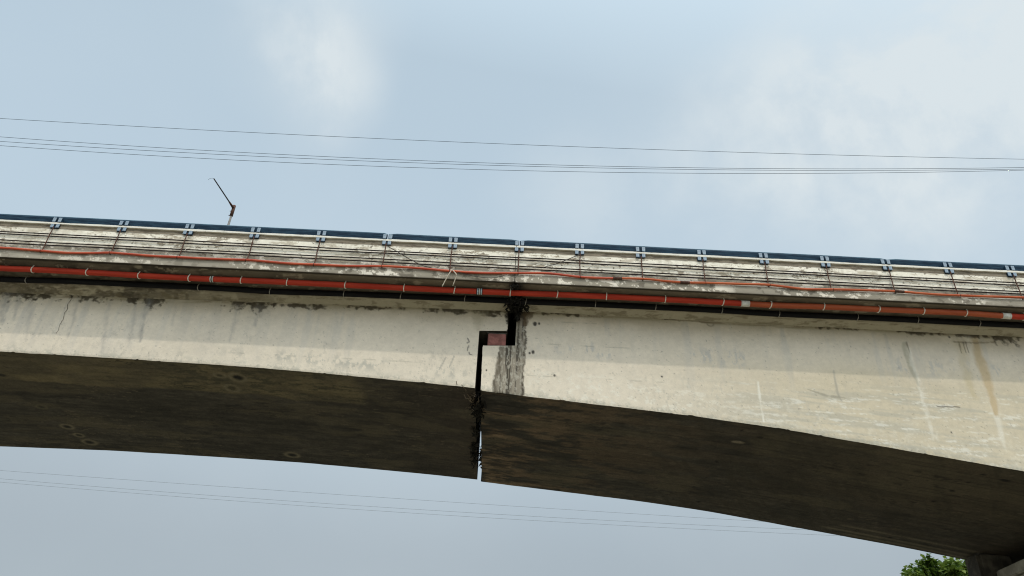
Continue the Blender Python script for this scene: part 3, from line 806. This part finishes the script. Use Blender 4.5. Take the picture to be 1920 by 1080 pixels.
hose_px = [(0, 464.5), (37, 467), (75, 470), (125, 474), (175, 474.5), (205, 473.8), (237, 476), (287, 480), (332, 482), (387, 485), (462, 487.3), (480, 488.5), (542, 494), (590, 496), (655, 498.8), (717, 499), (780, 502.5), (837, 507.5),
           (880, 510.8), (917, 512), (960, 512), (1022, 512.3), (1060, 516), (1090, 519.5), (1135, 521.5), (1205, 522.8), (1247, 527), (1285, 529.6), (1327, 530.5), (1390, 532.5), (1440, 534), (1490, 540), (1515, 542.3), (1565, 542.8),
           (1615, 544), (1677, 546), (1727, 550), (1765, 552.6), (1840, 555.5), (1920, 558)]
hp = [at(x, y, 18.558) for x, y in hose_px]
hp = [hp[0] + np.array([-15 + 3 * k, 0, .02 * math.sin(k * 2)]) for k in range(5)] + hp + [hp[-1] + np.array([3 * k, 0, .03 * math.sin(k * 2.2)]) for k in range(1, 6)]
hose = setp(empty('hose', (0, 18.558, 13.0)), 'thin red orange hose sagging in waves along the foot of the parapet', 'hose')
hs = spline(hp); hcut = int(np.argmin([abs(p[0] - float(at(1160, 522, 18.558)[0])) for p in hs]))
mb = MB(); mb.tube(hs[:hcut + 1], .036, 10); mb.build('hose_line', M_HOSE, hose, True)
mb = MB(); mb.tube(hs[hcut:], .036, 10); o = mb.build('hose_line', M_HOSE2, hose, True); o['label'] = 'more orange length of the hose'
hx = np.array([p[0] for p in hs]); hz = np.array([p[2] for p in hs])
mb0 = MB()
ring = [(0, .062 * math.cos(a) + .022, .046 * math.sin(a)) for a in np.linspace(0, 2 * math.pi, 13)]
mb0.tube(ring, .007, 5); tie_me = bpy.data.meshes.new('tie'); tie_me.from_pydata(mb0.v, [], mb0.f); tie_me.materials.append(M_BAR)
for x in post_x:
    o = bpy.data.objects.new('tie', tie_me); col.objects.link(o); o.parent = hose
    o.location = (x + rng.uniform(-.01, .01), 0, float(np.interp(x, hx, hz)) - 13.0); o.rotation_euler = (0, rng.uniform(-.2, .2), rng.uniform(-.3, .3))
for x in (1160, 1678, 1283):                                     # taped joints in the hose
    X = float(at(x, 525, 18.558)[0]); i = int(np.argmin(abs(hx - X)))
    mb = MB(); mb.tube([hs[i - 1], hs[i], hs[i + 1]], .044, 10); mb.build('taped_joint', M_RUST, hose, True)

def pipe_path(pxs, r, gap):
    P = []
    for x, y in pxs:
        d = ray(x, y); Y = 19.0
        for _ in range(60):
            X = d[0] * Y / d[1]; z = float(under(X, min(Y, 19.7))) - r - gap; Y = .5 * Y + .5 * z * d[1] / d[2]
        P.append([X, Y, z])
    P = np.array(P); ym = np.polyfit(P[:, 0], P[:, 1], 2); P[:, 1] = .35 * P[:, 1] + .65 * np.polyval(ym, P[:, 0])
    for i, (x, y) in enumerate(pxs):
        q = at(x, y, P[i, 1]); P[i] = q; P[i, 2] = min(q[2], float(under(q[0], min(q[1], 19.7))) - r - .004)
    P = list(P)
    a, b = P[0], P[-1]
    return [a + np.array([-16 + 4 * k, .1 - .025 * k, 0]) for k in range(4)] + P + [b + np.array([4 * k, .0, 0]) for k in range(1, 5)]
def seg(path, xa, xb_):
    return [p for p in path if xa <= p[0] <= xb_]
def strap_mesh(r, tail, mat, name, rad=.012):
    mb = MB(); pts = [(0.0, -.35 * r, r + tail)]
    for a in np.linspace(R(150), R(395), 16):
        pts.append((.012 * math.sin(a), math.cos(a) * (r + .008), math.sin(a) * (r + .008)))
    mb.tube(pts, rad, 5); me = bpy.data.meshes.new(name); me.from_pydata(mb.v, [], mb.f); me.materials.append(mat); me.shade_smooth(); return me

RR = .086
red_px = [(0, 503), (62, 505.3), (164, 510), (261, 516.5), (355, 521.5), (452, 525.5), (538, 529.2), (647, 534.5), (757, 540), (852, 544.5), (957, 549), (1045, 552.3), (1137, 555.8), (1247, 561), (1356, 567), (1445, 572), (1544, 575), (1647, 580), (1731, 583.5), (1810, 587), (1920, 594.5)]
rp = spline(pipe_path(red_px, RR, .01))
rpx = np.array([p[0] for p in rp])
pathY = lambda x: float(np.interp(x, rpx, [p[1] for p in rp])); pathZ = lambda x: float(np.interp(x, rpx, [p[2] for p in rp]))
redp = setp(empty('red_pipe', (0, 18.95, 12.5)), 'thick red and orange pipe strapped under the deck edge', 'pipe')
def px_x(x, y): return float(at(x, y, 18.95)[0])
c1, c2 = px_x(1397, 569), px_x(1884, 592)
def sub(path, xs_, xa, xb_):
    pts = seg(path, xa, xb_)
    f = lambda x: np.array([x, np.interp(x, xs_, [p[1] for p in path]), np.interp(x, xs_, [p[2] for p in path])])
    return [f(xa)] + [p for p in pts if xa + .01 < p[0] < xb_ - .01] + [f(xb_)]
for xa, xb_, m_, lb in ((rp[0][0], c1, M_RED, None), (c1, c2, M_ORANGE, 'orange length of the pipe between two white sleeves'), (c2, rp[-1][0], M_RED, None)):
    mb = MB(); mb.tube(sub(rp, rpx, xa, xb_), RR, 16); o = mb.build('pipe_length', m_, redp, True)
    if lb: o['label'] = lb
for xc, hw, m_ in ((c1, .125, M_COLLAR), (c2, .125, M_COLLAR)):
    mb = MB(); mb.tube(sub(rp, rpx, xc - hw, xc + hw), RR + .007, 16); mb.build('sleeve', m_, redp, True)
xc = px_x(899, 547)
mb = MB(); mb.tube(sub(rp, rpx, xc - .09, xc + .09), RR + .006, 16); o = mb.build('sleeve', M_ARM, redp, True); o['label'] = 'dark sleeve with pale blue bands'
for dx, m_ in ((-.05, M_BLUEW), (.0, M_COLLAR), (.055, M_BLUEW)):
    mb = MB(); mb.tube(sub(rp, rpx, xc + dx - .017, xc + dx + .017), RR + .010, 16); mb.build('band', m_, o, True)
xc = px_x(397.5, 523)
mb = MB(); mb.tube(sub(rp, rpx, xc - .05, xc + .05), RR + .006, 16); o = mb.build('sleeve', M_ARM, redp, True); o['label'] = 'dark sleeve with two white bands'
for dx in (-.032, .032):
    mb = MB(); mb.tube(sub(rp, rpx, xc + dx - .015, xc + dx + .015), RR + .010, 16); mb.build('band', M_COLLAR, o, True)
me = strap_mesh(RR, .07, M_STRAP, 'strap', .016)
for x in (62, 164, 261, 355, 452, 538, 647.5, 757.5, 852, 957, 1045, 1137.5, 1247.5, 1356, 1445, 1544.5, 1647, 1731, 1810, 1918):
    X = px_x(x, 551 + (x - 960) * .047)
    o = bpy.data.objects.new('strap', me); col.objects.link(o); o.parent = redp
    o.location = (X, pathY(X) - 18.95, pathZ(X) - 12.5); o.rotation_euler = (0, rng.uniform(-.05, .05), rng.uniform(-.10, .10) + X * .006)

BR = .085
blk_px = [(0, 523.5), (125, 526.5), (250, 532), (373, 538.5), (450, 543), (507, 546.5), (645, 551), (751, 555.3), (872, 560.3), (986, 565.8), (1117, 571), (1230, 576), (1354, 582), (1461, 589), (1608, 595), (1721, 600.5), (1836, 606.5), (1920, 610.5)]
bp_ = spline(pipe_path(blk_px, BR, .012)); bpx = np.array([p[0] for p in bp_])
blk = setp(empty('black_pipe', (0, 19.3, 12.4)), 'black pipe running under the deck close to the web', 'pipe')
mb = MB(); mb.tube(bp_, BR, 14); mb.build('pipe_length', M_BLACK, blk, True)
me = strap_mesh(BR, .07, M_STRAPD, 'strap', .013)
for x in (52, 373, 507, 645, 751, 872, 986, 1117, 1230, 1354, 1461, 1608, 1721, 1836):
    X = float(at(x, 567 + (x - 986) * .046, 19.3)[0])
    o = bpy.data.objects.new('strap', me); col.objects.link(o); o.parent = blk
    o.location = (X, float(np.interp(X, bpx, [p[1] for p in bp_])) - 19.3, float(np.interp(X, bpx, [p[2] for p in bp_])) - 12.4); o.rotation_euler = (0, 0, rng.uniform(-.1, .1))

# loose cords and cables round the posts by the joint
def loose(name, pts, r, mat, label, cat, group=None):
    mb = MB(); mb.tube(spline(pts, .05), r, 6); o = mb.build(name, mat, None, True)
    setp(o, label, cat, group); return o
A = lambda x, y, Y: tuple(at(x, y, Y))
loose('cord', [A(848, 504, 18.52), A(843, 512, 18.50), A(836, 524, 18.54), A(829, 537, 18.60)], .016, M_ROPE, 'pale cord hanging from the hose towards the red pipe, lower of the pair', 'cord')
loose('cord', [A(849, 507, 18.51), A(856, 515, 18.505), A(854, 522, 18.54), A(849, 536, 18.62)], .016, M_ROPE, 'pale cord hanging from the hose just beside the other, nearer the joint', 'cord')
loose('cable', [A(727, 462, 18.61), A(745, 472, 18.58), A(765, 484, 18.57), A(790, 497, 18.56), A(809, 502, 18.53)], .011, M_CABLE, 'slack dark cable slanting down to the hose beneath the rail gap', 'cable')
loose('cable', [A(1087, 477, 18.61), A(1070, 484, 18.60), A(1045, 494, 18.60), A(1020, 501, 18.62)], .011, M_CABLE, 'slack dark cable slanting down from a bracket right of the joint', 'cable')
loose('cable', [A(858, 510, 18.54), A(890, 518, 18.56), A(925, 521, 18.57), A(950, 515, 18.54)], .009, M_CABLE, 'thin dark cable looping below the hose just left of the joint', 'cable')

# ------------------------------------------------------------------ growth in the joint
def growth(name, c, rx, ry, rz, n, size, mat, seed, mb=None, down=0.0):
    mb = mb or MB(); rr = random.Random(seed)
    for _ in range(n):
        p = [max(-1.6, min(1.6, rr.gauss(0, .55))) for _ in range(3)]
        p = Vector((c[0] + p[0] * rx, c[1] + p[1] * ry, c[2] + p[2] * rz))
        d = Vector((rr.gauss(0, 1), rr.gauss(0, 1), rr.gauss(0, 1) - down)).normalized(); s = size * rr.uniform(.4, 1.9)
        a = d.cross(Vector((rr.gauss(0, 1), rr.gauss(0, 1), rr.gauss(0, 1)))).normalized() * s * .17
        mb.add([p - d * s * .5, p + a, p + d * s * .5, p - a], [(0, 1, 2, 3)])
    return mb
gq = atz(890, 762, 9.75)
plant = setp(empty('dry_plant', (gq[0], gq[1], 9.8)), 'dry leafless shrub growing out of the open joint under the bridge', 'plant')
growth('root_clump', (gq[0] + .13, gq[1] + .1, 9.80), .17, .55, .13, 170, .24, M_ROOT, 3).build('root_clump', M_ROOT, plant)['kind'] = 'stuff'
rr = random.Random(12)
def twig(p0, p1, r0, wob=.05):
    p0, p1 = Vector(p0), Vector(p1); pts = []
    for k in range(6):
        t = k / 5; pts.append(p0.lerp(p1, t) + Vector((rr.uniform(-wob, wob), rr.uniform(-wob, wob), rr.uniform(-wob, wob))) * (t > 0))
    mb.tube(pts, [r0 * (1 - .7 * k / 5) for k in range(6)], 5); return pts
base = Vector((gq[0], gq[1], 9.80))
for tip in (A(853, 718, 19.78), A(866, 722, 19.74), A(872, 742, 19.95)):
    mb = MB(); ps = twig(base, tip, .030); twig(ps[3], ps[3] + Vector((.12, -.25, .05)), .014); mb.build('twig', M_TWIG, plant)
for tip in (A(899, 750, 20.2), A(872, 765, 20.6), A(912, 770, 20.9), A(885, 775, 20.7), A(903, 740, 20.1), A(888, 735, 20.0)):
    mb = MB(); twig(base, tip, .014); mb.build('twig', M_TWIG, plant)
q2 = atz(893, 850, 9.80)
growth('', (q2[0] - .05, q2[1], 9.8), .12, .9, .10, 110, .16, M_ROOT, 8).build('root_clump', M_ROOT, plant)['kind'] = 'stuff'
q3 = atz(893, 810, 9.80)
growth('', (q3[0] - .03, q3[1], 9.85), .10, .6, .12, 90, .15, M_ROOT, 9).build('root_clump', M_ROOT, plant)['kind'] = 'stuff'
q4 = atz(899, 868, 9.80)
growth('', (-.765, q4[1] - .5, 9.86), .03, .9, .05, 70, .12, M_ROOT, 19).build('root_clump', M_ROOT, plant)['kind'] = 'stuff'
moss = setp(empty('black_moss', (.12, 19.4, 12.4)), 'black mossy growth hanging from the deck joint over the pipes', 'moss')
mb = growth('', (.15, 19.60, 12.44), .22, .22, .09, 260, .14, M_ROOT, 5, None, 1.2)
growth('', (.21, 19.78, 12.28), .05, .06, .17, 110, .16, M_ROOT, 15, mb, 3.0)
for q_, nm in ((mb, 0), (growth('', (.10, 19.25, 12.47), .22, .14, .08, 200, .09, M_ROOT, 6, None, 1.0), 1), (growth('', (.08, 18.72, 12.60), .12, .08, .05, 90, .08, M_ROOT, 7, None, 1.0), 2)):
    o = q_.build('moss_tuft', M_ROOT, moss); o['kind'] = 'stuff'

# ------------------------------------------------------------------ street lamp on the far side
lx, ly = -13.17, 28.30
lamp = setp(empty('street_lamp', (lx, ly, 12.95)), 'lamp post with a bare dark arm and no lantern rising behind the rail', 'street lamp')
mb = MB(); mb.tube([(lx, ly, 12.93), (lx, ly, 18), (lx, ly, 22.35)], [.085, .065, .048], 12); mb.build('pole', M_POLE, lamp, True)
mb = MB(); mb.box(lx - .18, lx + .18, ly - .18, ly + .18, 12.932, 12.965); mb.build('base_plate', M_POLE, lamp)
mb = MB(); mb.tube([(lx, ly, 22.16), (lx, ly, 22.78)], .075, 12); o = mb.build('sleeve', M_RUST, lamp, True)
for z in (22.2, 22.45):
    mb = MB(); mb.tube([(lx - .13, ly, z), (lx - .05, ly, z)], .018, 6); mb.build('bolt', M_RUST, o)
tip = at(401, 335, 26.35)
j = Vector((lx, ly - .02, 22.62)); tp = Vector(tip)
mb = MB(); mb.tube([j, j.lerp(tp, .22)], [.062, .036], 10); mb.build('arm_socket', M_RUST, lamp, True)
mb = MB(); mb.tube([j.lerp(tp, .16), tp], [.030, .026], 10); mb.build('arm', M_ARM, lamp, True)
mb = MB(); mb.tube([tp, tp + Vector((-.08, -.03, .0)), tp + Vector((-.17, -.05, -.06)), tp + Vector((-.2, -.05, -.13))], .006, 5); mb.build('wire_end', M_WIRE, lamp, True)

# ------------------------------------------------------------------ overhead lines
def line_wire(pts, r, mat, label, group):
    (x0, Y0, z0), (x1, Y1, z1), (x2, Y2, z2) = pts
    c = np.polyfit([x0, x1, x2], [z0, z1, z2], 2)
    mb = MB(); k = 1.9
    mb.tube([(x, Y0, float(np.polyval(c, x))) for x in np.linspace(x0 * k, x2 * k, 60)], r, 6)
    o = mb.build('overhead_wire', mat, None, True); setp(o, label, 'wire', group)
g = 'overhead wires above the bridge'
for a, lb, Y in (([(0, 222), (960, 270.5), (1920, 298.5)], 'thin dark overhead wire, topmost of the four above the bridge', 40.0), ([(0, 256.5), (960, 307), (1920, 314)], 'overhead wire above the bridge, second from the top at the photo edge beside the lamp', 40.3),
              ([(0, 265), (960, 311), (1920, 317)], 'overhead wire above the bridge, third from the top where it passes over the lamp', 40.6), ([(0, 273), (960, 319.5), (1920, 319)], 'thin dark overhead wire, lowest of the four above the bridge', 40.9)):
    line_wire([at(x, y, Y) for x, y in a], .015, M_WIRE, lb, g)
g = 'faint far wires under the bridge'
for a, lb, Y in (([(0, 882), (780, 937), (1400, 976)], 'faint far wire seen below the bridge, topmost of three', 100.0), ([(0, 897.5), (780, 955), (1480, 992)], 'faint far wire seen below the bridge, middle of three', 101.0),
              ([(0, 904), (780, 962.5), (1540, 1003)], 'faint far wire seen below the bridge, lowest of three', 102.0)):
    line_wire([at(x, y, Y) for x, y in a], .018, M_WIREF, lb, g)

# ------------------------------------------------------------------ pier and tree by the right edge
pier = setp(empty('bridge_pier', (18.2, 23.6, -1.7)), 'concrete pier under the deep end of the bridge with a dark bearing pedestal', 'bridge pier')
mb = MB(); mb.box(16.62, 20.6, 18.6, 28.4, 6.86, 7.20, .03); mb.build('cap', M_GREY, pier)
mb = MB(); mb.box(16.74, 20.48, 18.8, 28.2, 5.6, 6.87, .05); mb.build('crosshead', M_GREY, pier)
mb = MB(); mb.box(17.3, 19.9, 20.2, 26.9, -2.4, 5.65, .2); mb.build('shaft', M_GREY, pier)
mb = MB(); mb.box(16.15, 17.35, 26.25, 27.2, 5.2, float(zb(16.5)) + .05, .12); mb.build('pedestal', M_INNER, pier)
for y in (20.6, 23.4):
    mb = MB(); mb.box(17.4, 19.2, y, y + .9, 7.19, 7.60, .02); mb.build('bearing', M_INNER, pier)

def leaf_material(name, c1, c2):
    m, t, p = mat_new(name); n = t.nodes.new; l = t.links.new
    gi = n('ShaderNodeNewGeometry'); a = n('ShaderNodeTexNoise'); a.inputs['Scale'].default_value = .9; a.inputs['Detail'].default_value = 3
    l(gi.outputs['Position'], a.inputs['Vector'])
    ad = n('ShaderNodeMath'); ad.operation = 'MULTIPLY_ADD'; l(gi.outputs['Random Per Island'], ad.inputs[0]); ad.inputs[1].default_value = .5; 
    sb = n('ShaderNodeMath'); sb.operation = 'SUBTRACT'; l(a.outputs['Fac'], sb.inputs[0]); sb.inputs[1].default_value = .2; l(sb.outputs[0], ad.inputs[2])
    r = n('ShaderNodeValToRGB'); r.color_ramp.elements[0].color = (*c1, 1); r.color_ramp.elements[1].color = (*c2, 1)
    r.color_ramp.elements[0].position = .25; r.color_ramp.elements[1].position = .8
    l(ad.outputs[0], r.inputs[0]); l(r.outputs[0], p.inputs['Base Color']); p.inputs['Roughness'].default_value = .5
    tr = n('ShaderNodeBsdfTranslucent'); l(r.outputs[0], tr.inputs['Color']); mx = n('ShaderNodeMixShader'); mx.inputs[0].default_value = .3
    o = t.nodes['Material Output']; l(p.outputs[0], mx.inputs[1]); l(tr.outputs[0], mx.inputs[2]); l(mx.outputs[0], o.inputs['Surface'])
    return m
M_LEAF = leaf_material('green_leaves', (.060, .125, .018), (.24, .32, .060))
M_BARK = paint_mat('bark', (.06, .045, .03), (.13, .10, .07), .95, 8)
def tree(base, label, bl, seed):
    rr = random.Random(seed)
    root = setp(empty('broadleaf_tree', base), label, 'tree')
    mb = MB(); top = Vector(base) + Vector((0, 0, 7.0))
    mb.tube([base, Vector(base) + Vector((.1, .1, 3)), top], [.32, .24, .12], 10)
    for c, rx, rz in bl:
        c = Vector(c); s = Vector(base) + Vector((.05, 0, rr.uniform(3.0, 6.0)))
        mb.tube([s, s.lerp(c, .5) + Vector((rr.uniform(-.3, .3), rr.uniform(-.3, .3), .3)), c], [.11, .07, .02], 7)
    mb.build('trunk', M_BARK, root, True)
    V, F = [], []
    for c, rx, rz in bl:
        for _ in range(int(46 * rx * rx * 3)):                        # sprigs of drooping leaves on the clump's shell
            while True:
                p = Vector((rr.uniform(-1, 1), rr.uniform(-1, 1), rr.uniform(-1, 1)))
                if .25 < p.length < 1: break
            p = p * (1 - .25 * rr.random()); q = Vector(c) + Vector((p.x * rx, p.y * rx, p.z * rz))
            for k in range(6):
                d = (p.normalized() * .5 + Vector((rr.gauss(0, .7), rr.gauss(0, .7), rr.gauss(-.45, .4)))).normalized()
                s = rr.uniform(.20, .36); sd = d.cross(Vector((rr.gauss(0, .5), rr.gauss(0, .5), 1))).normalized() * s * .34
                o = q + Vector((rr.gauss(0, .10), rr.gauss(0, .10), rr.gauss(0, .08)))
                nb = len(V); mid = o + d * s * .5 + Vector((0, 0, .02)); V += [o[:], (mid + sd)[:], (o + d * s)[:], (mid - sd)[:]]
                F.append((nb, nb + 1, nb + 2, nb + 3))
    me = bpy.data.meshes.new('crown'); me.from_pydata(V, [], F); o = link('crown', me, M_LEAF, root); o['kind'] = 'stuff'
Yt = 35.0
def cl(px, py, Y, rx, rz, dz=0):
    q = at(px, py, Y); return ((q[0], q[1], q[2] - rz + dz), rx, rz)
blobs = [cl(1742, 1046, Yt, .55, .5), cl(1709, 1063, Yt - .3, .45, .5), cl(1722, 1055, Yt + .3, .5, .5), cl(1790, 1040, Yt, 1.0, .9), cl(1768, 1050, Yt + .6, .8, .8), cl(1830, 1046, Yt + .5, 1.2, 1.0),
         cl(1760, 1080, Yt, 1.3, 1.1), cl(1820, 1090, Yt, 1.5, 1.3), cl(1735, 1085, Yt - .4, .9, .8), cl(1870, 1070, Yt, 1.5, 1.3), cl(1705, 1115, Yt, .8, .7), cl(1780, 1135, Yt, 1.8, 1.2)]
tree((20.4, 35.3, -1.7), 'leafy green tree behind the bridge beside the dark pedestal', blobs, 5)
